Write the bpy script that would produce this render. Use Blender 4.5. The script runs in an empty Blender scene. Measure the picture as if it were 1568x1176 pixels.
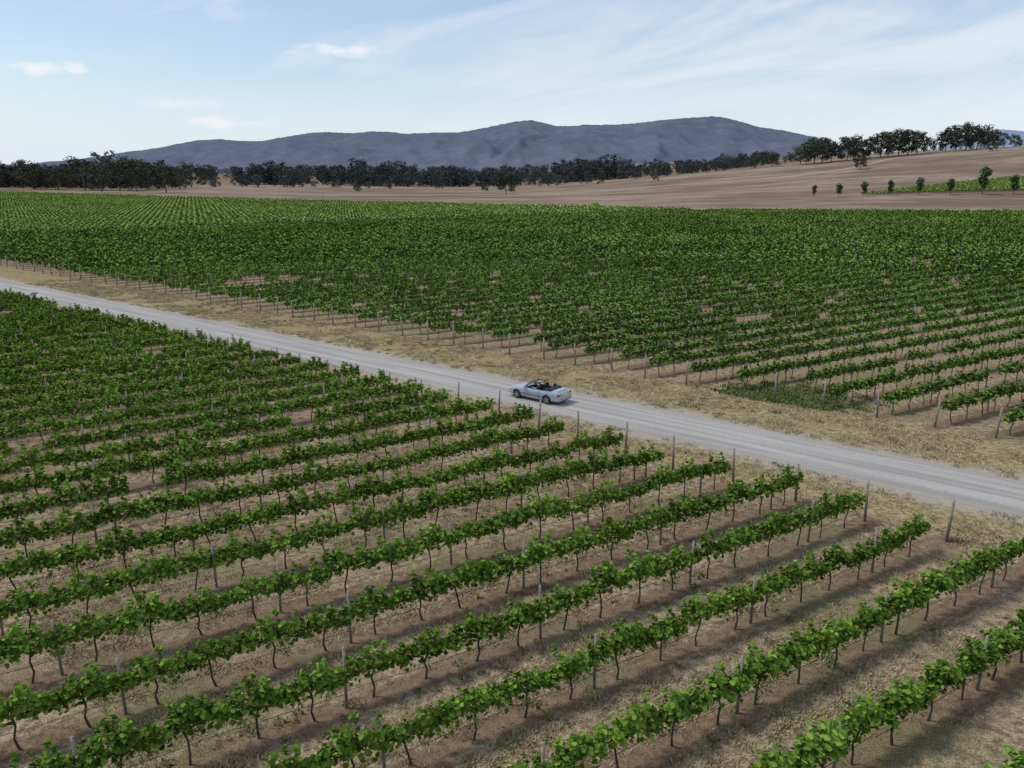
import bpy, bmesh, math, random
from mathutils import Vector, Matrix, noise as mnoise
random.seed(7)
rnd=random.random
def U(a,b): return a+(b-a)*random.random()
scene=bpy.context.scene
COL=scene.collection

# ---------------------------------------------------------------- layout
CH=16.0
TH=math.radians(15.1); ST,CT=math.sin(TH),math.cos(TH)
Rd=(0.8517,0.5240); Mq=(-0.5240,0.8517)      # vine row direction / across rows
Nn=(0.6114,0.7915); Dr=(0.7915,-0.6114)      # road normal / road direction
Q0=20.4; SP=3.25
def aq(D,q): return (D-0.3537*q)/0.9355
def rowpt(a,q): return (a*Rd[0]+q*Mq[0], a*Rd[1]+q*Mq[1])
def roadpt(s,D): return (s*Dr[0]+D*Nn[0], s*Dr[1]+D*Nn[1])
def sight(u,v):
    vv=(v-588)/1200.; dx=(u-784)/1200.
    dz=-(vv*CT+ST); dy=CT-vv*ST
    return dx/dy, dz/dy
def smooth(t):
    t=max(0,min(1,t)); return t*t*(3-2*t)
def lerp_tab(tab,x):
    if x<=tab[0][0]: return tab[0][1]
    for (x0,y0),(x1,y1) in zip(tab,tab[1:]):
        if x<=x1: 
            t=(x-x0)/(x1-x0); return y0+(y1-y0)*t
    return tab[-1][1]
CREST=[(-400,3.0),(-100,1.0),(0,1.5),(70,4.5),(160,13),(280,25),(370,32),(455,39),(700,50),(1100,52)]
def hgt(x,y):
    if y<340: return 0.0
    c=sum(lerp_tab(CREST,x+d) for d in (-40,-20,0,20,40))/5
    h=c*smooth((y-350)/(760-350))
    k=smooth((y-360)/200)
    h+=k*2.2*mnoise.noise(Vector((x*.006,y*.006,3.1)))*min(1.0,0.35+c/20)
    if y>1200: h+= (min(y,4000)-1200)*.004
    return h
def pasture_line(x):
    return max(338-.103*(x-59), 358-.526*(x-42))

# ---------------------------------------------------------------- node helpers
class NB:
    def __init__(s,nt): s.nt=nt; s.N=nt.nodes; s.L=nt.links
    def node(s,t,**k):
        n=s.N.new(t)
        for a,b in k.items(): setattr(n,a,b)
        return n
    def put(s,inp,v):
        if v is None: return
        if hasattr(v,'links'): s.L.new(v,inp)
        else:
            if inp.type=='RGBA' and len(v)==3: v=(*v,1)
            inp.default_value=v
    def m(s,op,a,b=None,c=None,clamp=False):
        n=s.node('ShaderNodeMath',operation=op,use_clamp=clamp)
        for i,v in enumerate((a,b,c)): s.put(n.inputs[i],v)
        return n.outputs[0]
    def noise(s,vec,scale,detail=3,rough=.55,dist=0):
        n=s.node('ShaderNodeTexNoise'); s.put(n.inputs['Vector'],vec)
        n.inputs['Scale'].default_value=scale; n.inputs['Detail'].default_value=detail
        n.inputs['Roughness'].default_value=rough; n.inputs['Distortion'].default_value=dist
        return n.outputs[0]
    def rng(s,v,a,b,c=0.,d=1.,smoothit=True):
        n=s.node('ShaderNodeMapRange'); n.interpolation_type='SMOOTHSTEP' if smoothit else 'LINEAR'
        for i,x in enumerate((v,a,b,c,d)): s.put(n.inputs[i],x)
        return n.outputs[0]
    def mix(s,f,a,b,bt='MIX'):
        n=s.node('ShaderNodeMix',data_type='RGBA',blend_type=bt)
        s.put(n.inputs[0],f); s.put(n.inputs[6],a); s.put(n.inputs[7],b)
        return n.outputs[2]
    def comb(s,x,y,z):
        n=s.node('ShaderNodeCombineXYZ')
        for i,v in enumerate((x,y,z)): s.put(n.inputs[i],v)
        return n.outputs[0]
def newmat(name):
    m=bpy.data.materials.new(name); m.use_nodes=True
    nb=NB(m.node_tree); b=nb.N['Principled BSDF']
    return m,nb,b
def simple(name,col,rough=.6,metal=0.,var=.15,scale=8.,spec=.4,coat=0.):
    m,nb,b=newmat(name)
    tc=nb.node('ShaderNodeTexCoord')
    n=nb.noise(tc.outputs['Object'],scale,2)
    f=nb.rng(n,.3,.7)
    c=nb.mix(f,tuple(x*(1-var) for x in col),tuple(min(1,x*(1+var)) for x in col))
    nb.L.new(c,b.inputs['Base Color'])
    b.inputs['Roughness'].default_value=rough; b.inputs['Metallic'].default_value=metal
    b.inputs['Specular IOR Level'].default_value=spec
    b.inputs['Coat Weight'].default_value=coat
    return m

def leafmat(name,dark,light,patch_dark=.7,trans=.25,pscale=.05,rough=.55):
    m,nb,b=newmat(name)
    nb.N.remove(b)
    geo=nb.node('ShaderNodeNewGeometry'); oi=nb.node('ShaderNodeObjectInfo')
    r=geo.outputs['Random Per Island']
    c=nb.mix(nb.m('POWER',r,1.3),dark,light)
    p=nb.noise(oi.outputs['Location'],pscale,1)
    pd=nb.rng(p,.35,.65,patch_dark,1.)
    br=nb.m('MULTIPLY',nb.rng(oi.outputs['Random'],0,1,.78,1.2,False),pd)
    c=nb.mix(1.0,c,nb.comb(br,br,br),'MULTIPLY')
    b=nb.node('ShaderNodeBsdfDiffuse'); nb.L.new(c,b.inputs[0])
    if trans<=0:
        nb.L.new(b.outputs[0],nb.N['Material Output'].inputs[0]); return m
    t=nb.node('ShaderNodeBsdfTranslucent')
    tc=nb.mix(1.0,c,(1.25,1.25,.6),'MULTIPLY'); nb.L.new(tc,t.inputs[0])
    mx=nb.node('ShaderNodeMixShader'); mx.inputs[0].default_value=trans
    nb.L.new(b.outputs[0],mx.inputs[1]); nb.L.new(t.outputs[0],mx.inputs[2])
    nb.L.new(mx.outputs[0],nb.N['Material Output'].inputs[0])
    return m

# ---------------------------------------------------------------- mesh builder
class MB:
    def __init__(s): s.v=[];s.f=[];s.m=[]
    def face(s,pts,mat=0):
        i=len(s.v); s.v.extend([tuple(p) for p in pts]); s.f.append(tuple(range(i,i+len(pts)))); s.m.append(mat)
    def tube(s,pts,rad,n=6,mat=0,cap=True):
        pts=[Vector(p) for p in pts]; rings=[]
        for i,p in enumerate(pts):
            t=(pts[min(i+1,len(pts)-1)]-pts[max(i-1,0)]).normalized()
            a=t.cross(Vector((.37,.11,.9)) if abs(t.z)<.8 else Vector((1,.2,0))).normalized(); b=t.cross(a)
            base=len(s.v)
            for k in range(n):
                an=2*math.pi*k/n
                s.v.append(tuple(p+(a*math.cos(an)+b*math.sin(an))*rad[i]))
            rings.append(base)
        for r0,r1 in zip(rings,rings[1:]):
            for k in range(n):
                s.f.append((r0+k,r0+(k+1)%n,r1+(k+1)%n,r1+k)); s.m.append(mat)
        if cap:
            s.f.append(tuple(rings[-1]+k for k in range(n))); s.m.append(mat)
            s.f.append(tuple(rings[0]+n-1-k for k in range(n))); s.m.append(mat)
    def leaf(s,c,nrm,size,mat=0,shape=0):
        n=Vector(nrm).normalized()
        t=n.cross(Vector((U(-1,1),U(-1,1),U(-1,1)))).normalized(); b=n.cross(t)
        c=Vector(c)
        if shape==0: P=[(0,-.5,0),(.5,-.35,.08),(.42,.15,.1),(0,.5,-.08),(-.42,.15,.1),(-.5,-.35,.08)]
        else: P=[(-.5,-.5,0),(.5,-.4,.1),(.45,.5,0),(-.4,.45,.12)]
        s.face([c+(t*x+b*y+n*z)*size for x,y,z in P],mat)
    def box(s,c,sz,mat=0,rot=None):
        c=Vector(c); x,y,z=[k/2 for k in sz]
        vs=[Vector((i*x,j*y,k*z)) for i in(-1,1) for j in(-1,1) for k in(-1,1)]
        if rot is not None: vs=[rot@q for q in vs]
        b=len(s.v); s.v.extend([tuple(c+q) for q in vs])
        for f in((0,1,3,2),(4,6,7,5),(0,4,5,1),(2,3,7,6),(0,2,6,4),(1,5,7,3)):
            s.f.append(tuple(b+k for k in f)); s.m.append(mat)
    def obj(s,name,mats,coll=None,smoothit=False,parent=None,bevel=0):
        me=bpy.data.meshes.new(name); me.from_pydata(s.v,[],s.f)
        for m in mats: me.materials.append(m)
        me.polygons.foreach_set('material_index',s.m)
        if smoothit: me.polygons.foreach_set('use_smooth',[True]*len(s.f))
        me.update()
        o=bpy.data.objects.new(name,me); (coll or COL).objects.link(o)
        if parent: o.parent=parent
        if bevel:
            md=o.modifiers.new('bev','BEVEL'); md.width=bevel; md.segments=2; md.limit_method='ANGLE'
        return o

def instancer(name,pts,coll):
    me=bpy.data.meshes.new(name); me.from_pydata([p[:3] for p in pts],[],[])
    for nm,ty,sl,dn in(('rot','FLOAT_VECTOR',slice(3,6),'vector'),('scl','FLOAT_VECTOR',slice(6,9),'vector')):
        a=me.attributes.new(nm,ty,'POINT'); a.data.foreach_set(dn,[c for p in pts for c in p[sl]])
    a=me.attributes.new('idx','INT','POINT'); a.data.foreach_set('value',[int(p[9]) for p in pts])
    o=bpy.data.objects.new(name,me); COL.objects.link(o)
    ng=bpy.data.node_groups.new(name+'_scatter','GeometryNodeTree')
    ng.interface.new_socket('Geometry',in_out='INPUT',socket_type='NodeSocketGeometry')
    ng.interface.new_socket('Geometry',in_out='OUTPUT',socket_type='NodeSocketGeometry')
    N,L=ng.nodes,ng.links
    gi=N.new('NodeGroupInput'); go=N.new('NodeGroupOutput'); ip=N.new('GeometryNodeInstanceOnPoints')
    ci=N.new('GeometryNodeCollectionInfo'); ci.inputs['Collection'].default_value=coll
    ci.inputs['Separate Children'].default_value=True; ci.inputs['Reset Children'].default_value=True
    def att(n,t):
        k=N.new('GeometryNodeInputNamedAttribute'); k.data_type=t; k.inputs['Name'].default_value=n
        return next(s for s in k.outputs if s.enabled and s.name=='Attribute')
    L.new(gi.outputs[0],ip.inputs['Points']); L.new(ci.outputs[0],ip.inputs['Instance'])
    ip.inputs['Pick Instance'].default_value=True
    L.new(att('idx','INT'),ip.inputs['Instance Index'])
    L.new(att('rot','FLOAT_VECTOR'),ip.inputs['Rotation']); L.new(att('scl','FLOAT_VECTOR'),ip.inputs['Scale'])
    L.new(ip.outputs[0],go.inputs[0])
    md=o.modifiers.new('scatter','NODES'); md.node_group=ng
    return o
def newcoll(n): return bpy.data.collections.new(n)

# ---------------------------------------------------------------- materials
M_leaf=leafmat('vine_leaf',(.06,.125,.018),(.27,.41,.07),.8,.22)
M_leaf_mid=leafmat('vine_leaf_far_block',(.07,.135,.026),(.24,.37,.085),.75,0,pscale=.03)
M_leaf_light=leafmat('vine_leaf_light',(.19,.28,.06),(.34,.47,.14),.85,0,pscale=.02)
M_bark=simple('vine_bark',(.065,.05,.04),.9,var=.3,scale=20)
M_post=simple('weathered_wood',(.24,.21,.18),.9,var=.3,scale=12)
M_straw=leafmat('dry_grass_blade',(.30,.24,.14),(.56,.47,.31),.85,0,.2)
M_weed=leafmat('weed_blade',(.10,.13,.04),(.22,.26,.10),.85,0,.2)
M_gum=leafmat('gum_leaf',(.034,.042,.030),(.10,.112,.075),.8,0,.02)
M_gumfar=leafmat('forest_leaf_haze_tint',(.052,.062,.062),(.105,.115,.108),.66,0,.01)  # leaf colours lightened towards blue-grey to carry the distance haze
M_conif=leafmat('windbreak_leaf',(.035,.06,.028),(.08,.13,.05),.85,0,.05)
M_trunk=simple('tree_bark',(.12,.10,.085),.9,var=.3,scale=3)
M_tube=simple('drip_tube',(.03,.03,.03),.6)

# ---------------------------------------------------------------- ground
def ground_material():
    m,nb,b=newmat('ground_soil_grass')
    nb.N.remove(b); b=nb.node('ShaderNodeBsdfDiffuse'); nb.L.new(b.outputs[0],nb.N['Material Output'].inputs[0])
    geo=nb.node('ShaderNodeNewGeometry'); P=geo.outputs['Position']
    sep=nb.node('ShaderNodeSeparateXYZ'); nb.L.new(P,sep.inputs[0]); x,y=sep.outputs[0],sep.outputs[1]
    nmed=nb.noise(P,.45,2,.6); nfine=nb.noise(P,3.0,4,.72); nvf=nb.noise(P,17,2,.8)
    D=nb.m('ADD',nb.m('MULTIPLY',x,Nn[0]),nb.m('MULTIPLY',y,Nn[1]))
    Dn=nb.m('ADD',D,nb.m('MULTIPLY',nb.m('SUBTRACT',nmed,.5),2.6))
    Dn=nb.m('ADD',Dn,nb.m('MULTIPLY',nb.m('SUBTRACT',nfine,.5),1.2))
    q=nb.m('ADD',nb.m('MULTIPLY',x,Mq[0]),nb.m('MULTIPLY',y,Mq[1]))
    a=nb.m('ADD',nb.m('MULTIPLY',x,Rd[0]),nb.m('MULTIPLY',y,Rd[1]))
    fr=nb.m('FRACT',nb.m('ADD',nb.m('DIVIDE',nb.m('SUBTRACT',q,Q0),SP),.5))
    dist=nb.m('MULTIPLY',nb.m('ABSOLUTE',nb.m('SUBTRACT',fr,.5)),SP)
    rowvec=nb.comb(nb.m('MULTIPLY',a,.25),nb.m('MULTIPLY',q,1.6),0.)
    nrow=nb.noise(rowvec,1.0,4,.7)
    distn=nb.m('ADD',dist,nb.m('MULTIPLY',nb.m('SUBTRACT',nrow,.5),2.3))
    f1=nb.rng(nfine,.38,.62); f2=nb.rng(nvf,.38,.62)
    # vineyard floor
    straw=nb.mix(f1,(.20,.15,.10),(.46,.38,.26))
    straw=nb.mix(f2,nb.mix(1.0,straw,(.55,.51,.46),'MULTIPLY'),straw)
    soil=nb.mix(f1,(.09,.053,.034),(.20,.135,.09))
    soil=nb.mix(nb.m('MULTIPLY',f2,.5),soil,(.29,.22,.15))
    grn=nb.mix(f2,(.07,.078,.032),(.24,.23,.12))
    vf=nb.mix(nb.rng(distn,.3,.8),soil,straw)
    bare=nb.rng(nb.noise(rowvec,.35,3,.65),.52,.64)
    vf=nb.mix(nb.m('MULTIPLY',bare,.6),vf,nb.mix(f2,(.135,.092,.065),(.30,.225,.16)))
    vf=nb.mix(nb.m('MULTIPLY',nb.rng(nb.noise(P,.12,2,.6),.48,.64),.55),vf,grn)
    # verge
    vg=nb.mix(f1,(.22,.17,.09),(.44,.36,.215))
    vg=nb.mix(nb.m('MULTIPLY',nb.rng(nmed,.47,.66),.5),vg,(.20,.18,.085))
    vg=nb.mix(f2,nb.mix(1.0,vg,(.6,.6,.56),'MULTIPLY'),vg)
    rd=nb.m('ABSOLUTE',nb.m('SUBTRACT',Dn,45.2))
    vg=nb.mix(nb.m('MULTIPLY',nb.rng(rd,2.8,4.3,1.,0.),.7),vg,(.36,.33,.29))
    inv=nb.m('MULTIPLY',nb.rng(Dn,37.4,39.4),nb.rng(Dn,54.0,55.6,1.,0.))
    c=nb.mix(inv,vf,vg)
    # pasture
    l1=nb.m('SUBTRACT',y,nb.m('ADD',344.,nb.m('MULTIPLY',x,-.103)))
    l2=nb.m('SUBTRACT',y,nb.m('ADD',380.,nb.m('MULTIPLY',x,-.526)))
    pm=nb.rng(nb.m('MINIMUM',l1,l2),-2,3)
    ps=nb.comb(nb.m('MULTIPLY',x,.35),y,0.)
    pn=nb.noise(ps,.016,5,.72)
    pc=nb.mix(nb.rng(pn,.40,.60),(.165,.122,.092),(.285,.225,.172))
    pc=nb.mix(nb.m('MULTIPLY',nb.rng(nb.noise(ps,.09,4,.7),.46,.62),.55),pc,(.14,.11,.08))
    tr=nb.m('ABSOLUTE',nb.m('SUBTRACT',y,nb.m('ADD',560.,nb.m('ADD',nb.m('MULTIPLY',x,.42),nb.m('MULTIPLY',nb.m('SINE',nb.m('MULTIPLY',x,.02)),25.)))))
    pc=nb.mix(nb.m('MULTIPLY',nb.rng(tr,2.,5.,1.,0.),.6),pc,(.38,.32,.26))
    c=nb.mix(pm,c,pc)
    nb.L.new(c,b.inputs['Color'])
    bp=nb.node('ShaderNodeBump'); bp.inputs['Strength'].default_value=.6; bp.inputs['Distance'].default_value=.12
    nb.L.new(nfine,bp.inputs['Height']); nb.L.new(bp.outputs[0],b.inputs['Normal'])
    return m
def lins(a,b,n): return [a+(b-a)*i/n for i in range(n)]
xs=lins(-9000,-1200,16)+lins(-1200,1200,150)+lins(1200,9001,16)+[9000]
ys=lins(-400,330,6)+lins(330,1300,110)+lins(1300,12000,16)+[12000]
g=MB(); 
g.v=[(x,y,hgt(x,y)) for y in ys for x in xs]; nx=len(xs)
for j in range(len(ys)-1):
    for i in range(nx-1):
        g.f.append((j*nx+i,j*nx+i+1,(j+1)*nx+i+1,(j+1)*nx+i)); g.m.append(0)
g.obj('ground',[ground_material()],smoothit=True)

# road
def road_material():
    m,nb,b=newmat('gravel_road')
    geo=nb.node('ShaderNodeNewGeometry'); P=geo.outputs['Position']
    sep=nb.node('ShaderNodeSeparateXYZ'); nb.L.new(P,sep.inputs[0]); x,y=sep.outputs[0],sep.outputs[1]
    D=nb.m('ADD',nb.m('MULTIPLY',x,Nn[0]),nb.m('MULTIPLY',y,Nn[1]))
    s=nb.m('ADD',nb.m('MULTIPLY',x,Dr[0]),nb.m('MULTIPLY',y,Dr[1]))
    n1=nb.noise(P,5,4,.7); n2=nb.noise(P,24,2,.7)
    sv=nb.comb(nb.m('MULTIPLY',s,.08),nb.m('MULTIPLY',D,1.8),0.)
    n3=nb.noise(sv,1.,4,.6)
    c=nb.mix(nb.rng(n3,.35,.65),(.26,.247,.232),(.375,.36,.34))
    c=nb.mix(nb.m('MULTIPLY',nb.rng(n1,.4,.65),.45),c,(.225,.21,.19))
    c=nb.mix(nb.m('MULTIPLY',nb.rng(n2,.5,.7),.3),c,(.46,.44,.41))
    d=nb.m('ABSOLUTE',nb.m('SUBTRACT',D,45.2))
    w=nb.m('ABSOLUTE',nb.m('SUBTRACT',d,.85))
    c=nb.mix(nb.m('MULTIPLY',nb.rng(w,.1,.5,1.,0.),.4),c,(.42,.405,.385))
    e=nb.rng(nb.m('ADD',d,nb.m('MULTIPLY',nb.m('SUBTRACT',n1,.5),1.6)),1.9,2.8)
    c=nb.mix(nb.m('MULTIPLY',e,.6),c,(.30,.26,.21))
    nb.L.new(c,b.inputs['Base Color']); b.inputs['Roughness'].default_value=.95; b.inputs['Specular IOR Level'].default_value=.15
    bp=nb.node('ShaderNodeBump'); bp.inputs['Strength'].default_value=.5; bp.inputs['Distance'].default_value=.04
    nb.L.new(nb.m('ADD',n1,n3),bp.inputs['Height']); nb.L.new(bp.outputs[0],b.inputs['Normal'])
    return m
g=MB(); S=[-260+i*.5 for i in range(int(400/.5))]; prev=None
for s in S:
    e0=2.7+.35*mnoise.noise(Vector((s*.5,0,0)))+.3*mnoise.noise(Vector((s*1.7,5,0)))
    e1=2.7+.35*mnoise.noise(Vector((s*.5,9,0)))+.3*mnoise.noise(Vector((s*1.7,15,0)))
    row=[]
    for D,z in((45.2-e0,.006),(45.2-1.2,.03),(45.2,.045),(45.2+1.2,.03),(45.2+e1,.006)):
        p=roadpt(s,D); row.append(len(g.v)); g.v.append((p[0],p[1],z))
    if prev:
        for k in range(4): g.f.append((prev[k],row[k],row[k+1],prev[k+1])); g.m.append(0)
    prev=row
g.obj('gravel_road',[road_material()],smoothit=True)

# ---------------------------------------------------------------- vines
def vine(coll,L=1.8,shoots=18,per=34,lsz=(.10,.17),shape=0,mat=None,trunk=1,H=.62,spread=.42,wire=False):
    b=MB()
    for t in range(trunk):
        x0=U(-.15,.15)+(t-(trunk-1)/2)*1.8; p=[(x0,U(-.03,.03),-.03)]
        for z in(.35,.7,1.06): 
            x0+=U(-.10,.10); p.append((x0,U(-.06,.06),z))
        b.tube(p,[.042,.031,.031,.036],5,1)
    b.tube([(-L/2,0,1.12),(-L/4,U(-.03,.03),1.09),(0,0,1.06),(L/4,U(-.03,.03),1.09),(L/2,0,1.12)],[.018,.022,.028,.022,.018],4,1)
    if wire:
        for z,r in((.55,.010),(1.55,.004)): b.tube([(-L/2,0,z),(L/2,0,z)],[r,r],3,2,False)
    for i in range(shoots):
        x=-L/2+L*(i+rnd())/shoots; 
        z0=1.08+U(-.06,.08)
        vig=.76+.40*math.cos(x/L*math.pi*1.6)*U(.6,1)
        tall=rnd()<.3
        tx,ty=U(-.35,.35),U(-1,1)*spread*(.8 if tall else 1.5)
        ln=H*(U(1.0,1.45) if tall else U(.6,1.05))*vig
        droop=0 if tall else U(.0,.5)
        for k in range(per):
            t=rnd()**.8
            px=x+tx*ln*t; py=ty*ln*t; pz=z0+ln*t*(1-.3*abs(ty))-droop*ln*t*t*.8
            rr=.125*(1-.6*t)
            ox,oy,oz=random.gauss(0,1)*rr,random.gauss(0,1)*rr,random.gauss(0,.8)*rr
            n=Vector((U(-.6,.6),(py+oy)*2.2+U(-.6,.6),U(.25,1.2)))
            b.leaf((px+ox,py+oy,pz+oz),n,U(*lsz),0,shape)
    for k in range(int(shoots*per*.12)):
        b.leaf((U(-L/2,L/2),random.gauss(0,.15),U(.86,1.15)),(U(-.7,.7),U(-1,1),U(0,.7)),U(*lsz),0,shape)
    return b.obj('grape_vine',[mat,M_bark,M_tube],coll)
C_near=newcoll('grape_vines_near'); [vine(C_near,mat=M_leaf,shoots=19,per=27,lsz=(.11,.18),H=.74,spread=.42,wire=True) for _ in range(10)]
C_b2=newcoll('grape_vines_middle'); [vine(C_b2,mat=M_leaf_mid,shoots=14,per=15,lsz=(.16,.26),H=.70,spread=.42) for _ in range(6)]
C_far=newcoll('grape_vines_far'); [vine(C_far,mat=M_leaf_mid,shoots=11,per=6,lsz=(.30,.42),shape=1,H=.72,spread=.34) for _ in range(5)]
C_lt=newcoll('grape_vines_light'); [vine(C_lt,L=3.6,mat=M_leaf_light,shoots=16,per=6,lsz=(.4,.6),shape=1,H=.75,spread=.6,trunk=2) for _ in range(4)]
C_post=newcoll('vineyard_posts')
for _ in range(3):
    b=MB(); b.tube([(0,0,-.05),(0,0,1.0),(0,0,1.88)],[.06,.056,.052],8,0); b.obj('trellis_post',[M_post],C_post,True)
RZ=math.atan2(Rd[1],Rd[0])
def infr(x,y,m=15): return y>9 and abs(x)<.74*y+m
near=[];posts=[];b2=[];far=[];lt=[]
SHORT={-2:.3,-1:1.8,0:.5,1:0.,2:.6,3:1.0,4:.5}
k=-6
while True:
    q=Q0+SP*k; kk=k; k+=1
    if q>150: break
    t=smooth((q-20)/27); Dend=37.5+1.6*t+U(-.15,.15)
    a1=aq(Dend,q)
    p=rowpt(a1,q)
    if infr(*p): posts.append((p[0],p[1],0,U(-.05,.05),U(-.05,.05),rnd()*6,1.15,1.15,1.08 if kk<9 else .9,random.randrange(3)))
    short=SHORT.get(kk,U(.2,1.2) if kk<9 else 0)
    a=a1-.9-short; n=0
    phase=random.randrange(4)
    while a>-200:
        p=rowpt(a,q)
        if infr(*p):
            vg=mnoise.noise(Vector((p[0]*.08,p[1]*.08,1)))+.6*mnoise.noise(Vector((p[0]*.6,p[1]*.6,7)))
            if not(rnd()<.016 and kk>3):
                s=1.0+.3*vg+U(-.12,.12)
                near.append((p[0]+U(-.05,.05),p[1]+U(-.05,.05),0,0,U(-.03,.03),RZ+(math.pi if rnd()<.5 else 0)+U(-.03,.03),1.05,max(.6,s*U(.8,1.2)),max(.84,min(1.16,1.0+.11*vg+U(-.09,.09))),random.randrange(10)))
            if (n+phase)%4==0 and n>0:
                pp=rowpt(a+.9,q); posts.append((pp[0],pp[1],0,U(-.03,.03),U(-.03,.03),rnd()*6,.85,.85,U(1.0,1.12),random.randrange(3)))
        n+=1; a-=1.8
k=-8
while True:
    q=Q0+SP*k; k+=1
    if q>238: break
    Ds=55.0+U(-.2,.3); a0=aq(Ds,q); a=a0; n=0
    p=rowpt(a0,q)
    if infr(*p): posts.append((p[0],p[1],0,U(-.05,.05),U(-.05,.05),rnd()*6,1.15,1.15,1.05,random.randrange(3)))
    a+=.9+U(.2,1.2)
    if 36<q<39.5: a+=3
    while True:
        p=rowpt(a,q)
        if p[1]>pasture_line(p[0])-6 or a>600: break
        if infr(*p):
            dd=math.hypot(*p)
            vg=mnoise.noise(Vector((p[0]*.05,p[1]*.05,4)))+.5*mnoise.noise(Vector((p[0]*.5,p[1]*.5,9)))
            if rnd()>.04 and (vg>-.70):
                s=1.0+.35*vg+U(-.12,.12)
                rec=(p[0]+U(-.08,.08),p[1]+U(-.08,.08),0,0,U(-.03,.03),RZ+(math.pi if rnd()<.5 else 0),1.04,max(.55,s*1.05),1.0+.14*vg+U(-.08,.08))
                if dd<140: b2.append(rec+(random.randrange(6),))
                else: far.append(rec+(random.randrange(5),))
            if n%4==2 and dd<200:
                pp=rowpt(a+.9,q); posts.append((pp[0],pp[1],0,U(-.03,.03),U(-.03,.03),0,.8,.8,U(1.,1.1),random.randrange(3)))
        a+=1.8; n+=1
q=249
while q<800:
    a=aq(57,q)
    while a<900:
        p=rowpt(a,q)
        if p[1]>pasture_line(p[0])-1: break
        if infr(*p) and rnd()>.03:
            vg=mnoise.noise(Vector((p[0]*.03,p[1]*.03,4)))
            lt.append((p[0],p[1],hgt(*p),0,0,RZ,1.04,1.25+.2*vg,1.+.12*vg+U(-.06,.06),random.randrange(4)))
        a+=3.6
    q+=SP
for i in range(24):
    y=458+i*2.9
    x=.43*y+i*4.5
    while x<.80*y:
        yy=y+(x-.43*y)*.10
        if rnd()>.06: lt.append((x,yy,hgt(x,yy),0,0,.10,1.04,1.3,1.0,random.randrange(4)))
        x+=3.6
instancer('grape_vines',near,C_near)
instancer('grape_vines',b2,C_b2)
instancer('grape_vines',far,C_far)
instancer('grape_vines',lt,C_lt)
instancer('trellis_posts',posts,C_post)
print('counts',len(near),len(b2),len(far),len(lt),len(posts))

# ---------------------------------------------------------------- grass
def tuft(coll,name,n,h,mat,w=.012,sp=.1):
    b=MB()
    for i in range(n):
        x,y=random.gauss(0,sp),random.gauss(0,sp); an=rnd()*6.28; l=h*U(.5,1.1); dx,dy=math.cos(an)*l*U(.4,1.0),math.sin(an)*l*U(.4,1.0)
        wx,wy=-math.sin(an)*w,math.cos(an)*w
        b.face([(x-wx,y-wy,-.01),(x+wx,y+wy,-.01),(x+dx*.5+wx*.8,y+dy*.5+wy*.8,l*.65),(x+dx,y+dy,l)],0)
    return b.obj(name,[mat],coll)
C_dry=newcoll('dry_grass_tufts'); [tuft(C_dry,'dry_grass_tuft',24,.15,M_straw,.022,.21) for _ in range(5)]
C_weed=newcoll('weed_tufts'); [tuft(C_weed,'weed_tuft',26,.18,M_weed,.028,.17) for _ in range(4)]
dry=[];weed=[]
def tr(lst,x,y,s,n): lst.append((x,y,0,0,0,rnd()*6.28,s,s,s*U(.7,1.2),random.randrange(n)))
c=0
while c<9000:
    s=U(-130,70); D=U(48.0,55.5) if rnd()<.7 else U(38,42.4)
    x,y=roadpt(s,D)
    if not infr(x,y,5): continue
    c+=1
    if mnoise.noise(Vector((x*.3,y*.3,0)))>-.2: tr(dry,x,y,U(.5,1.1),5)
    if rnd()<.08 and mnoise.noise(Vector((x*.12,y*.12,8)))>.0: tr(weed,x,y,U(.4,1.0),4)
c=0
while c<15000:
    y=U(14,62); x=U(-.7,.7)*y
    if x*Nn[0]+y*Nn[1]>38.5: continue
    c+=1
    q=-.524*x+.8517*y; d=abs(((q-Q0)/SP+.5)%1-.5)*SP
    v=mnoise.noise(Vector((x*.25,y*.25,2)))
    if d>.45 and v>-.15: tr(dry,x,y,U(.35,.95),5)
    if rnd()<.07 and mnoise.noise(Vector((x*.1,y*.1,5)))>.0: tr(weed,x,y,U(.35,.9),4)
for _ in range(500):
    q=random.gauss(36.5,2.2); a=aq(54.5+abs(random.gauss(0,2.5)),q); x,y=rowpt(a,q); tr(weed,x,y,U(.8,1.6),4)
instancer('dry_grass',dry,C_dry); instancer('weeds',weed,C_weed)

# ---------------------------------------------------------------- trees
def gum_mesh(name,coll,H=18,spread=.42,clumps=16,leaf=.75,mat=None,low=.3,per=46,cl=(.10,.17)):
    b=MB(); ax=U(-.04,.04)*H; ay=U(-.04,.04)*H
    b.tube([(0,0,-.6),(ax*.4,ay*.4,H*.22),(ax,ay,H*.45),(ax*1.5,ay*1.5,H*.72)],[H*.022,H*.017,H*.012,H*.006],7,1)
    for i in range(clumps):
        an=i*2.4+U(-.4,.4); hz=H*(low+(.93-low)*((i+.5)/clumps)**.8)
        rr=spread*H*math.sqrt(max(.05,1-((hz/H-.48)/.6)**2))*U(.35,1.0)
        c=Vector((ax+math.cos(an)*rr,ay+math.sin(an)*rr,hz))
        b.tube([(ax*.8,ay*.8,max(H*.18,hz*.55)),((ax+c.x)/2,(ay+c.y)/2,hz*.82),tuple(c)],[H*.009,H*.006,H*.003],4,1,False)
        cr=H*U(*cl)
        for k in range(per):
            d=Vector((random.gauss(0,1),random.gauss(0,1),random.gauss(0,1))).normalized()
            r=cr*rnd()**.4
            p=c+Vector((d.x*r*1.25,d.y*r*1.25,d.z*r*.8))
            b.leaf(p,d+Vector((0,0,.4)),leaf*U(.6,1.2),0,1)
    return b.obj(name,[mat,M_trunk],coll)
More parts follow.
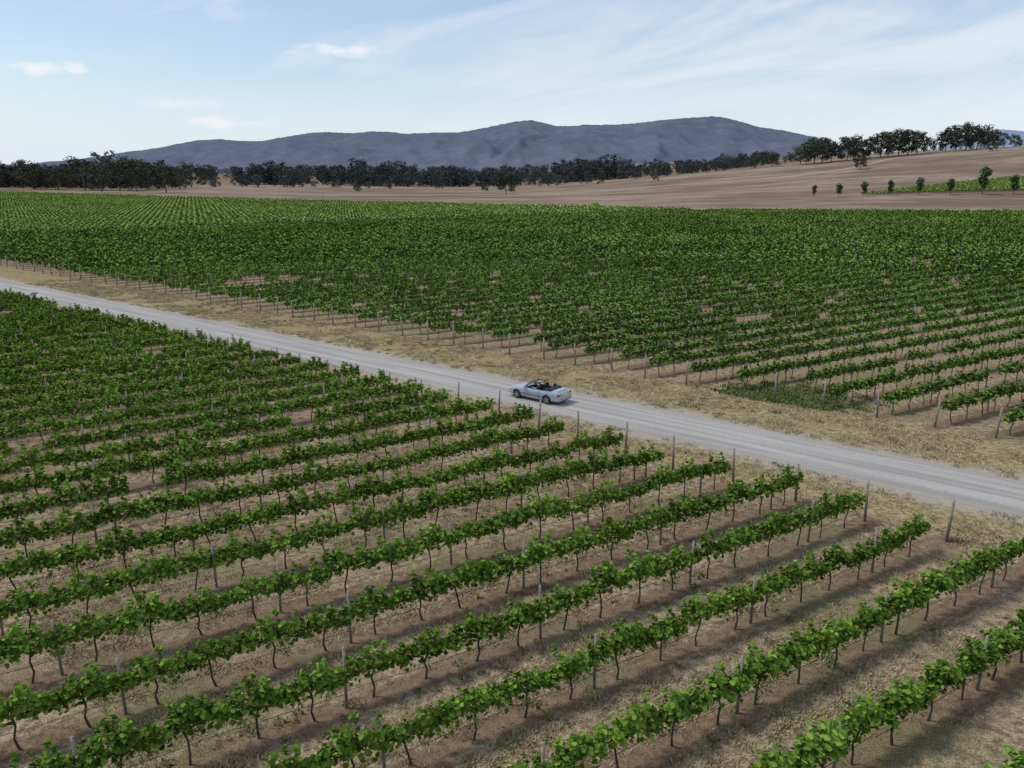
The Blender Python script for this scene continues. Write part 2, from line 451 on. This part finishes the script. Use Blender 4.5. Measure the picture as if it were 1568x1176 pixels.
def round_mesh(name,H,W,mat,leaf=.5,n=700):
    b=MB(); b.tube([(0,0,-.4),(0,0,H*.5),(0,0,H*.9)],[H*.025,H*.016,H*.004],6,1)
    cl=[(U(-.45,.45)*W,U(-.45,.45)*W,H*U(.3,.85)) for _ in range(9)]+[(0,0,H*.86),(0,0,H*.5)]
    for k in range(n):
        c=random.choice(cl); d=Vector((random.gauss(0,1),random.gauss(0,1),random.gauss(0,1))).normalized(); r=rnd()**.4
        b.leaf((c[0]+d.x*r*W*.55,c[1]+d.y*r*W*.55,c[2]+d.z*r*H*.15),d+Vector((0,0,.4)),leaf*U(.6,1.2),0,1)
    return b.obj(name,[mat,M_trunk])
C_for=newcoll('forest_trees')
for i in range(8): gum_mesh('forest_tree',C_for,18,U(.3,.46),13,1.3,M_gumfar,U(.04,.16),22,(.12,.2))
C_lft=newcoll('woodland_trees')
for i in range(6): gum_mesh('woodland_tree',C_lft,20,U(.34,.5),15,1.0,M_gum,U(.08,.2),38,(.11,.18))
fr=[];lf=[]
def addt(lst,x,y,s,n): lst.append((x,y,hgt(x,y)-.3,0,0,rnd()*6.28,s*U(.85,1.3),s*U(.85,1.3),s,random.randrange(n)))
c=0
while c<1150:
    x=U(-1200,320); y0=880+60*mnoise.noise(Vector((x*.006,0,0)))-(150 if x<-330 else 0)
    y=y0+abs(random.gauss(0,120)); c+=1
    cl_=mnoise.noise(Vector((x*.02,y*.01,5)))
    if cl_<-.25: continue
    sc=U(.45,1.2)*(1+.8*cl_)
    if rnd()<.06: sc*=1.35
    if x>170: sc*=.62
    addt(fr,x,y,sc,8)
for _ in range(260):
    x=U(-1200,150); y=U(1250,1700); addt(fr,x,y,U(.9,1.5),8)
for _ in range(110):
    x=U(-760,-285); y=640+ (x+285)*-.05+abs(random.gauss(0,60)); addt(lf,x,y,U(.6,1.4),6)
for _ in range(60):
    x=U(-300,230); y=U(760,880); addt(fr,x,y,U(.25,.75),8)
for _ in range(60):
    x=U(330,800); y=U(800,900); addt(fr,x,y,U(.3,.5),8)
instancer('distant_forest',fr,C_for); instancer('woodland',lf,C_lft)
gum=[gum_mesh('eucalyptus_tree',COL,16,U(.4,.52),15,.8,M_gum,.2,75,(.13,.2)) for _ in range(4)]
def crest_tree(u,y,s,first=[0]):
    a,_=sight(u,250); x=a*y; i=first[0]; first[0]+=1
    if i<4: o=gum[i]
    else:
        o=bpy.data.objects.new('eucalyptus_tree',gum[i%4].data); COL.objects.link(o)
    o.location=(x,y,hgt(x,y)-.3); o.scale=(s*U(.9,1.2),s*U(.9,1.2),s); o.rotation_euler=(0,0,rnd()*6.28)
for u,y,s in [(1234,728,1.25),(1247,732,1.45),(1258,735,1.4),(1272,740,1.1),(1296,726,1.4),(1306,742,1.2),(1330,735,1.2),(1347,742,1.35),(1358,728,1.5),(1374,735,1.4),(1388,742,1.4),(1402,735,1.2),(1420,748,.8),(1445,745,1.2),(1460,738,1.45),(1476,740,1.5),(1492,745,1.35),(1508,742,1.1),(1524,748,.9),(1548,748,.7),
      (775,590,.95),(741,650,.5),(1318,640,.75),(1517,700,.5),(1226,738,1.0),(150,600,1.25),(250,610,1.2),(205,625,1.1),(1183,745,.8),(1150,750,.75),(545,640,.4),(1003,700,.45)]:
    crest_tree(u,y,s)
cm=[round_mesh('windbreak_tree',8,2.4,M_conif,.55,520) for _ in range(3)]
i=0
for u,H,W in[(1247,7,1.8),(1284,7.5,2.4),(1322,8.5,2.4),(1362,9,2.4),(1407,10,3.),(1455,9,3.2),(1504,15.5,4.0),(1552,11,3.4),(1603,11,3.4)]:
    y=452.; a,_=sight(u,297); x=a*y
    o=cm[i] if i<3 else bpy.data.objects.new('windbreak_tree',cm[i%3].data)
    if i>=3: COL.objects.link(o)
    i+=1
    o.location=(x,y,hgt(x,y)); o.scale=(W/2.4,W/2.4,H/8); o.rotation_euler=(0,0,i*1.3)
b=MB()
for k in range(500):
    d=Vector((random.gauss(0,1),random.gauss(0,1),abs(random.gauss(0,.7)))).normalized(); r=rnd()**.4
    b.leaf((d.x*3.4*r,d.y*2.5*r,d.z*2.2*r+.2),d,U(.35,.7),0,1)
b.tube([(0,0,-.2),(0,0,1.2)],[.15,.08],6,1)
o=b.obj('shrub',[M_leaf_light,M_trunk]); a,_=sight(910,318); o.location=(a*352,352,0)
o.scale=(1,1,1.5)

# ---------------------------------------------------------------- mountains
def mountain(name,prof,Y,depth,base,mat,nu=420,nv=60,rough=1.0,seed=0):
    g=MB(); u0,u1=prof[0][0],prof[-1][0]
    for j in range(nv+1):
        s=j/nv
        for i in range(nu+1):
            u=u0+(u1-u0)*i/nu; v=lerp_tab(prof,u)
            a,el=sight(u,v); y=Y-depth*(1-s)
            x=a*Y
            zt=CH+el*Y-base
            w=x+(1-s)*260*math.sin(x*.0011+seed)+160*mnoise.noise(Vector((x*.002,s*2,4)))
            n=1-2*abs(mnoise.noise(Vector((w*.0019,s*1.3,seed))))
            n2=1-2*abs(mnoise.noise(Vector((w*.006,s*3.0,seed+3))))
            n3=mnoise.noise(Vector((x*.011,y*.008,seed+6)))
            z=base+zt*(s**1.05)
            z+=zt*(.17*(n-.55)+.055*(n2-.55)+.06*n3)*math.sin(math.pi*min(1,s**.8))*rough
            z+=4*mnoise.noise(Vector((x*.03,y*.03,seed)))+3*mnoise.noise(Vector((x*.012,y*.01,seed)))
            if s>.97: z+=zt*.012*mnoise.noise(Vector((x*.05,2,seed)))
            g.v.append((x,y,z))
    for i in range(nu+1):
        x,y,z=g.v[nv*(nu+1)+i]; g.v.append((x,y+depth*.8,base-20))
    for j in range(nv+1):
        for i in range(nu):
            p=j*(nu+1)+i; g.f.append((p,p+1,p+nu+2,p+nu+1)); g.m.append(0)
    return g.obj(name,[mat],smoothit=True)
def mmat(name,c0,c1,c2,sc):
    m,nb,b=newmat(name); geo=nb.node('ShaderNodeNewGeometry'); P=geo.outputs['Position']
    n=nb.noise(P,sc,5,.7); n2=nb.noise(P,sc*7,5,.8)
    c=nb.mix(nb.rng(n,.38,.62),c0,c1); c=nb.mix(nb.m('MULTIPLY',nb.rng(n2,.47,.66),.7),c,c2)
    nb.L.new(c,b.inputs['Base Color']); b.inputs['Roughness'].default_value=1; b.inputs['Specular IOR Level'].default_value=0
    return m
MM=mmat('mountain_forest_haze_tint',(.090,.110,.155),(.112,.132,.178),(.150,.157,.188),.0014)  # bluish aerial haze is mixed into the base colours, no air volume
MF=mmat('far_range_haze_tint',(.20,.26,.36),(.23,.29,.39),(.26,.31,.40),.001)  # paler blue: haze of the greater distance painted into the colour
prof=[(120,256),(180,241),(230,229),(270,222),(300,215),(335,213),(370,216),(400,216),(440,209),(470,204),(500,202),(540,204),(570,201),(600,202),(620,205),(660,203),(700,203),(730,198),(760,192),(790,186),(812,184),(830,187),(850,193),(870,193),(900,191),(940,191),(980,188),(1020,183),(1060,180),(1090,178),(1110,180),(1130,185),(1160,194),(1200,200),(1225,205),(1250,213),(1300,236),(1380,252)]
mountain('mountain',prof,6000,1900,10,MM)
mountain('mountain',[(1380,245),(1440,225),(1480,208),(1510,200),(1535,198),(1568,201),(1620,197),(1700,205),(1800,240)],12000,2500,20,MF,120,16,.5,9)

# ---------------------------------------------------------------- car
P_sil=simple('silver_paint',(.38,.43,.49),.3,.35,.02,3,.5,.6)
P_blk=simple('black_interior',(.02,.02,.022),.7,0,.2,10)
P_tire=simple('tyre_rubber',(.025,.025,.025),.85)
P_rim=simple('alloy_rim',(.4,.4,.42),.35,.8,.05)
P_red=simple('tail_light_red',(.45,.015,.01),.25,0,.1)
P_amb=simple('amber_lens',(.7,.25,.03),.3,0,.1)
P_wht=simple('headlamp_lens',(.75,.78,.8),.15,0,.05)
P_plate=simple('number_plate_yellow',(.75,.6,.12),.5,0,.05)
P_trim=simple('dark_trim',(.05,.05,.055),.5,0,.1)
mg,nb,bb=newmat('windscreen_glass'); bb.inputs['Base Color'].default_value=(.55,.62,.62,1); bb.inputs['Roughness'].default_value=.03
bb.inputs['Transmission Weight'].default_value=.85; bb.inputs['IOR'].default_value=1.1
car=bpy.data.objects.new('convertible_car',None); COL.objects.link(car)
ST_=[(-2.33,.84,.36,.70,0),(-2.31,.88,.30,.78,0),(-2.26,.915,.26,.88,0),(-2.18,.94,.25,.935,0),(-2.0,.97,.24,.955,0),(-1.7,.99,.22,.955,0),(-1.4,1.,.2,.945,0),(-1.12,1.,.19,.935,0),
(-1.10,1.,.19,.935,1),(-.8,1.,.18,.925,1),(-.3,1.,.18,.915,1),(.2,1.,.18,.91,1),(.58,1.,.18,.91,1),
(.60,1.,.18,.91,0),(.85,.995,.19,.905,0),(1.2,.985,.2,.87,0),(1.6,.965,.21,.82,0),(1.95,.925,.22,.76,0),(2.15,.87,.23,.70,0),(2.27,.80,.25,.63,0),(2.32,.72,.28,.55,0),(2.34,.66,.34,.48,0)]
g=MB()
for x,w,zb,zt,ck in ST_:
    h=zt-zb
    half=[(0,zb),(.70*w,zb),(.82*w,zb+h*.12),(.875*w,zb+h*.42),(.865*w,zb+h*.78),(.80*w,zt)]
    if ck: half+=[(.735*w,zt+.004),(.70*w,.46),(0,.42)]
    else: half+=[(.62*w,zt+.035),(.35*w,zt+.052),(0,zt+.057)]
    ring=half+[(-y,z) for y,z in half[-2:0:-1]]
    g.v+=[(x,y,z) for y,z in ring]
n=16
for s in range(len(ST_)-1):
    for j in range(n):
        a0=s*n+j; a1=s*n+(j+1)%n
        g.f.append((a0,a1,a1+n,a0+n))
        ck=ST_[s][4] or ST_[s+1][4]
        g.m.append(1 if (ck and j in(6,7,8,9)) else (1 if j in (0,15) else 0))
g.f.append(tuple(range(n-1,-1,-1))); g.m.append(0)
g.f.append(tuple((len(ST_)-1)*n+j for j in range(n))); g.m.append(0)
body=g.obj('body',[P_sil,P_blk],smoothit=True)
bm=bmesh.new(); bm.from_mesh(body.data); bmesh.ops.recalc_face_normals(bm,faces=bm.faces); bm.to_mesh(body.data); bm.free()
cut=MB(); WX=[1.38,-1.28]
for wx in WX:
    for sd in(-1,1): cut.tube([(wx,sd*.55,.33),(wx,sd*1.05,.33)],[.375,.375],28,1)
cu=cut.obj('cut',[P_sil,P_blk])
bm=bmesh.new(); bm.from_mesh(cu.data); bmesh.ops.recalc_face_normals(bm,faces=bm.faces); bm.to_mesh(cu.data); bm.free()
md=body.modifiers.new('b','BOOLEAN'); md.object=cu; md.operation='DIFFERENCE'; md.solver='EXACT'
dg=bpy.context.evaluated_depsgraph_get(); nm=bpy.data.meshes.new_from_object(body.evaluated_get(dg))
body.modifiers.clear(); body.data=nm; bpy.data.objects.remove(cu)
try: nm.set_sharp_from_angle(angle=math.radians(35))
except Exception as e: print(e)
body.parent=car
def lathe(g,cx,cy,cz,prof,n=28,sd=1):
    base=len(g.v)
    for r,yy,mt in prof:
        for k in range(n):
            an=2*math.pi*k/n; g.v.append((cx+r*math.cos(an),cy+sd*yy,cz+r*math.sin(an)))
    for i in range(len(prof)-1):
        for k in range(n):
            a=base+i*n+k; b_=base+i*n+(k+1)%n; g.f.append((a,b_,b_+n,a+n)); g.m.append(prof[i][2])
for nm_,wx,sd in(('wheel_front_left',WX[0],1),('wheel_front_right',WX[0],-1),('wheel_rear_left',WX[1],1),('wheel_rear_right',WX[1],-1)):
    g=MB()
    lathe(g,wx,sd*.76,.315,[(.01,-.1,0),(.29,-.1,0),(.315,-.06,0),(.315,.06,0),(.295,.095,0),(.225,.1,1),(.21,.07,2),(.06,.06,1),(.05,.095,1),(.001,.1,1)],28,sd)
    for k in range(7):
        an=k*2*math.pi/7; rot=Matrix.Rotation(-an,3,'Y')
        g.box(Vector((wx,sd*.845,.315))+rot@Vector((.13,0,0)),(.18,.03,.05),1,rot)
    g.obj(nm_,[P_tire,P_rim,P_blk],parent=car,smoothit=False)
A=[(.86,.66,.93),(.86,-.66,.93),(.24,.56,1.36),(.24,-.56,1.36)]
g=MB(); g.face([A[0],A[1],A[3],A[2]],0); g.obj('windscreen',[mg],parent=car)
g=MB(); g.tube([A[0],(.55,.63,1.16),A[2],(.21,.3,1.385),(.21,-.3,1.385),A[3],(.55,-.63,1.16),A[1]],[.035,.03,.03,.03,.03,.03,.03,.035],6,0); g.obj('windscreen_frame',[P_trim],parent=car,smoothit=True)
g=MB(); g.box((.62,0,.88),(.3,1.36,.16),0); g.obj('dashboard',[P_blk],parent=car,bevel=.04)
def seat(name,x,y,w):
    g=MB(); g.box((x,y,.53),(.5,w,.16),0); r=Matrix.Rotation(-.25,3,'Y')
    g.box((x-.3,y,.84),(.13,w,.58),0,r); 
    for yy in ([y] if w<.8 else [y-.35,y+.35]):
        g.box((x-.40,yy,1.19),(.09,.26,.17),0,r)
    g.obj(name,[P_blk],parent=car,bevel=.035)
seat('front_seat_left',-.12,.36,.5); seat('front_seat_right',-.12,-.36,.5); seat('rear_seat',-.78,0,1.2)
g=MB(); g.box((-1.27,0,1.03),(.56,1.46,.15),0); g.obj('folded_roof_cover',[P_blk],parent=car,bevel=.06)
g=MB()
pts=[(.38+.0,-.36+.18*math.cos(t*math.pi/8),.95+.18*math.sin(t*math.pi/8)) for t in range(17)]
g.tube(pts,[.014]*17,5,0); g.tube([(.38,-.36,.95),(.6,-.36,.85)],[.03,.03],6,0); g.obj('steering_wheel',[P_blk],parent=car)
g=MB()
for sd in(-1,1):
    g.box((.58,sd*.93,.98),(.12,.2,.13),0); g.box((.6,sd*.85,.93),(.05,.08,.05),0)
g.obj('door_mirrors',[P_sil],parent=car,bevel=.02)
g=MB()
for sd in(-1,1):
    g.box((-2.27,sd*.62,.77),(.10,.34,.15),0); g.box((-2.21,sd*.79,.77),(.14,.06,.13),0)
    g.box((-2.275,sd*.40,.77),(.10,.08,.13),1)
g.obj('tail_lights',[P_red,P_wht],parent=car,bevel=.012)
g=MB()
for sd in(-1,1): g.box((2.22,sd*.50,.60),(.14,.3,.12),0,Matrix.Rotation(sd*-.25,3,'Z')); g.box((2.13,sd*.72,.60),(.12,.12,.10),1,Matrix.Rotation(sd*-.5,3,'Z'))
g.obj('headlights',[P_wht,P_amb],parent=car,bevel=.012)
g=MB(); g.box((-2.345,0,.72),(.02,.44,.13),0); g.box((2.345,0,.42),(.02,.38,.11),0); g.obj('number_plates',[P_plate],parent=car)
g=MB(); g.box((-2.30,0,.46),(.16,1.54,.20),0); g.box((-2.2,.76,.46),(.3,.1,.20),0); g.box((-2.2,-.76,.46),(.3,.1,.20),0); g.box((2.27,0,.36),(.16,1.2,.18),0)
g.obj('bumpers',[P_sil],parent=car,bevel=.04)
g=MB(); g.box((-2.385,0,.50),(.012,1.46,.03),0); g.box((-2.3,0,.34),(.12,1.4,.07),0)
for sd in(-1,1):
    g.box((.04,sd*.885,.50),(2.1,.02,.035),0)
    for xx in(.62,-.62): g.box((xx,sd*.872,.62),(.014,.02,.56),0)
g.box((2.345,0,.54),(.02,.42,.07),0)
g.obj('body_trim',[P_trim],parent=car)
g=MB(); g.box((-2.08,0,1.03),(.16,1.2,.025),0); g.box((-2.06,.52,1.0),(.06,.05,.06),0); g.box((-2.06,-.52,1.0),(.06,.05,.06),0); g.obj('boot_spoiler',[P_sil],parent=car,bevel=.01)
g=MB(); 
for sd in(-1,1): g.box((-.42,sd*.885,.74),(.18,.02,.035),0)
g.obj('door_handles',[P_sil],parent=car)
ang=math.atan2(.6114,-.7915)
car.location=(1.95,55.05,.035); car.rotation_euler=(0,0,ang)
bpy.context.view_layer.update()

# people in the car
M_skin=simple('skin',(.48,.30,.22),.6,0,.05); M_hair=simple('dark_hair',(.03,.02,.015),.7); M_sh1=simple('dark_shirt',(.05,.055,.08),.8); M_jean=simple('jeans',(.05,.07,.13),.85)
def person(name,y,hands,shirt,longhair):
    V=[];E=[];Rr=[];Lb=[]
    def add(p,r,l,par=None):
        V.append(p);Rr.append(r);Lb.append(l)
        if par is not None: E.append((par,len(V)-1))
        return len(V)-1
    pel=add((-.22,y,.66),.14,2); sp=add((-.28,y,.84),.125,1,pel); ch=add((-.32,y,1.02),.14,1,sp)
    nk=add((-.31,y,1.15),.055,0,ch); hd=add((-.28,y,1.24),.085,0,nk); top=add((-.28,y,1.33),.085,3,hd)
    add((-.19,y,1.245),.022,0,hd); add((-.35,y,1.28),.07,3,top)
    if longhair: add((-.38,y,1.14),.05,3,len(V)-1)
    for sd,h in((1,hands[0]),(-1,hands[1])):
        sh=add((-.31,y+sd*.17,1.06),.06,1,ch)
        hv=Vector(h); s0=Vector(V[sh]); mid=(s0+hv)/2+Vector((-.03,sd*.07,-.08))
        el=add(tuple(mid),.045,0,sh); wr=add(tuple(hv-(hv-mid).normalized()*.06),.028,0,el); pm=add(tuple(hv),.036,0,wr)
        d=(hv-mid).normalized(); side=d.cross(Vector((0,0,1))).normalized()
        for k in range(4):
            f1=add(tuple(hv+d*.05+side*(k-1.5)*.02),.009,0,pm); add(tuple(hv+d*(.075+.008*(k in(1,2)))+side*(k-1.5)*.02+Vector((0,0,-.02))),.008,0,f1)
        add(tuple(hv+side*-sd*.045+d*.02),.01,0,pm)
        hip=add((-.18,y+sd*.1,.66),.09,2,pel); kn=add((.22,y+sd*.13,.72),.065,2,hip); add((.46,y+sd*.13,.50),.05,2,kn)
    me=bpy.data.meshes.new(name); me.from_pydata(V,E,[]); o=bpy.data.objects.new(name,me); COL.objects.link(o)
    sk=o.modifiers.new('skin','SKIN')
    for i,sv in enumerate(me.skin_vertices[0].data): sv.radius=(Rr[i],Rr[i]); sv.use_root=(i==0)
    ss=o.modifiers.new('sub','SUBSURF'); ss.levels=1; ss.render_levels=1
    dg=bpy.context.evaluated_depsgraph_get(); dg.update(); m2=bpy.data.meshes.new_from_object(o.evaluated_get(dg))
    o.modifiers.clear(); o.data=m2; m2.materials.clear()
    for mm in(M_skin,shirt,M_jean,M_hair): m2.materials.append(mm)
    for p in m2.polygons:
        c=p.center; i=min(range(len(V)),key=lambda i:(Vector(V[i])-c).length-Rr[i]); p.material_index=Lb[i]; p.use_smooth=True
    o.matrix_world=car.matrix_world@Matrix.Identity(4)
    return o
person('driver',-.36,((.33,-.22,1.02),(.33,-.50,1.02)),M_sh1,False)
person('passenger',.36,((.05,.72,1.02),(.15,.25,.82)),M_sh1,True)

# ---------------------------------------------------------------- light, sky
el=math.radians(56); S=Vector((-.93,.10,0)).normalized(); sunv=Vector((S.x*math.cos(el),S.y*math.cos(el),math.sin(el)))
sl=bpy.data.lights.new('sun','SUN'); sl.energy=2.4; sl.angle=math.radians(10); sl.color=(1,.96,.9)
so=bpy.data.objects.new('sun',sl); COL.objects.link(so); so.rotation_euler=(-sunv).to_track_quat('-Z','Y').to_euler(); so.location=(0,0,100)
w=bpy.data.worlds.new('World'); scene.world=w; w.use_nodes=True; nb=NB(w.node_tree)
bg=nb.N['Background']
sky=nb.node('ShaderNodeTexSky'); sky.sky_type='NISHITA'; sky.sun_disc=False; sky.sun_elevation=el; sky.sun_rotation=math.atan2(S.x,S.y)
sky.air_density=1.0; sky.dust_density=.6; sky.ozone_density=2.0
tc=nb.node('ShaderNodeTexCoord'); d=tc.outputs['Generated']
sp=nb.node('ShaderNodeSeparateXYZ'); nb.L.new(d,sp.inputs[0])
yy=nb.m('MAXIMUM',sp.outputs[1],.05); aa=nb.m('DIVIDE',sp.outputs[0],yy); ee=nb.m('DIVIDE',sp.outputs[2],yy)
hv=nb.comb(nb.m('MULTIPLY',aa,1.5),nb.m('MULTIPLY',nb.m('ADD',ee,nb.m('MULTIPLY',aa,-.16)),9.),0.)
cn=nb.noise(hv,1.3,5,.6,.5)
side=nb.rng(aa,-.5,.45,-.08,.14)
wisp=nb.rng(nb.m('ADD',cn,side),.44,.72)
hz=nb.rng(ee,.0,.17,.85,0.)
cf=nb.m('MAXIMUM',.22,hz)
puff=None
pn=nb.noise(nb.comb(nb.m('MULTIPLY',aa,26.),nb.m('MULTIPLY',ee,70.),0.),1.,3,.6)
for u,v,ru,rv,st in[(60,106,40,11,.85),(118,104,22,12,.85),(515,78,56,11,.85),(275,158,60,9,.5),(345,188,72,10,.7),(340,12,26,18,.25)]:
    a,e=sight(u,v); ru/=1200.; rv/=1200.
    r=nb.m('SQRT',nb.m('ADD',nb.m('POWER',nb.m('DIVIDE',nb.m('ABSOLUTE',nb.m('SUBTRACT',aa,a)),ru),2.),nb.m('POWER',nb.m('DIVIDE',nb.m('ABSOLUTE',nb.m('SUBTRACT',ee,e)),rv),2.)))
    f=nb.m('MULTIPLY',nb.rng(nb.m('ADD',r,nb.m('MULTIPLY',nb.m('SUBTRACT',pn,.5),3.)),.0,1.2,1.,0.),st)
    puff=f if puff is None else nb.m('MAXIMUM',puff,f)
c=nb.mix(cf,sky.outputs[0],(5.6,6.2,7.05))
c=nb.mix(nb.m('MULTIPLY',wisp,.75),c,(6.1,6.45,6.9))
c=nb.mix(puff,c,(6.7,6.8,7.0))
nb.L.new(c,bg.inputs[0]); bg.inputs[1].default_value=.135

cam=bpy.data.cameras.new('camera'); co=bpy.data.objects.new('camera',cam); COL.objects.link(co)
co.location=(0,0,CH); co.rotation_euler=(math.radians(90-15.1),0,0)
cam.sensor_width=36; cam.lens=36*1200/1568.; cam.clip_end=40000; cam.clip_start=.1
scene.camera=co
scene.view_settings.view_transform='Standard'; scene.view_settings.look='None'; scene.view_settings.exposure=0
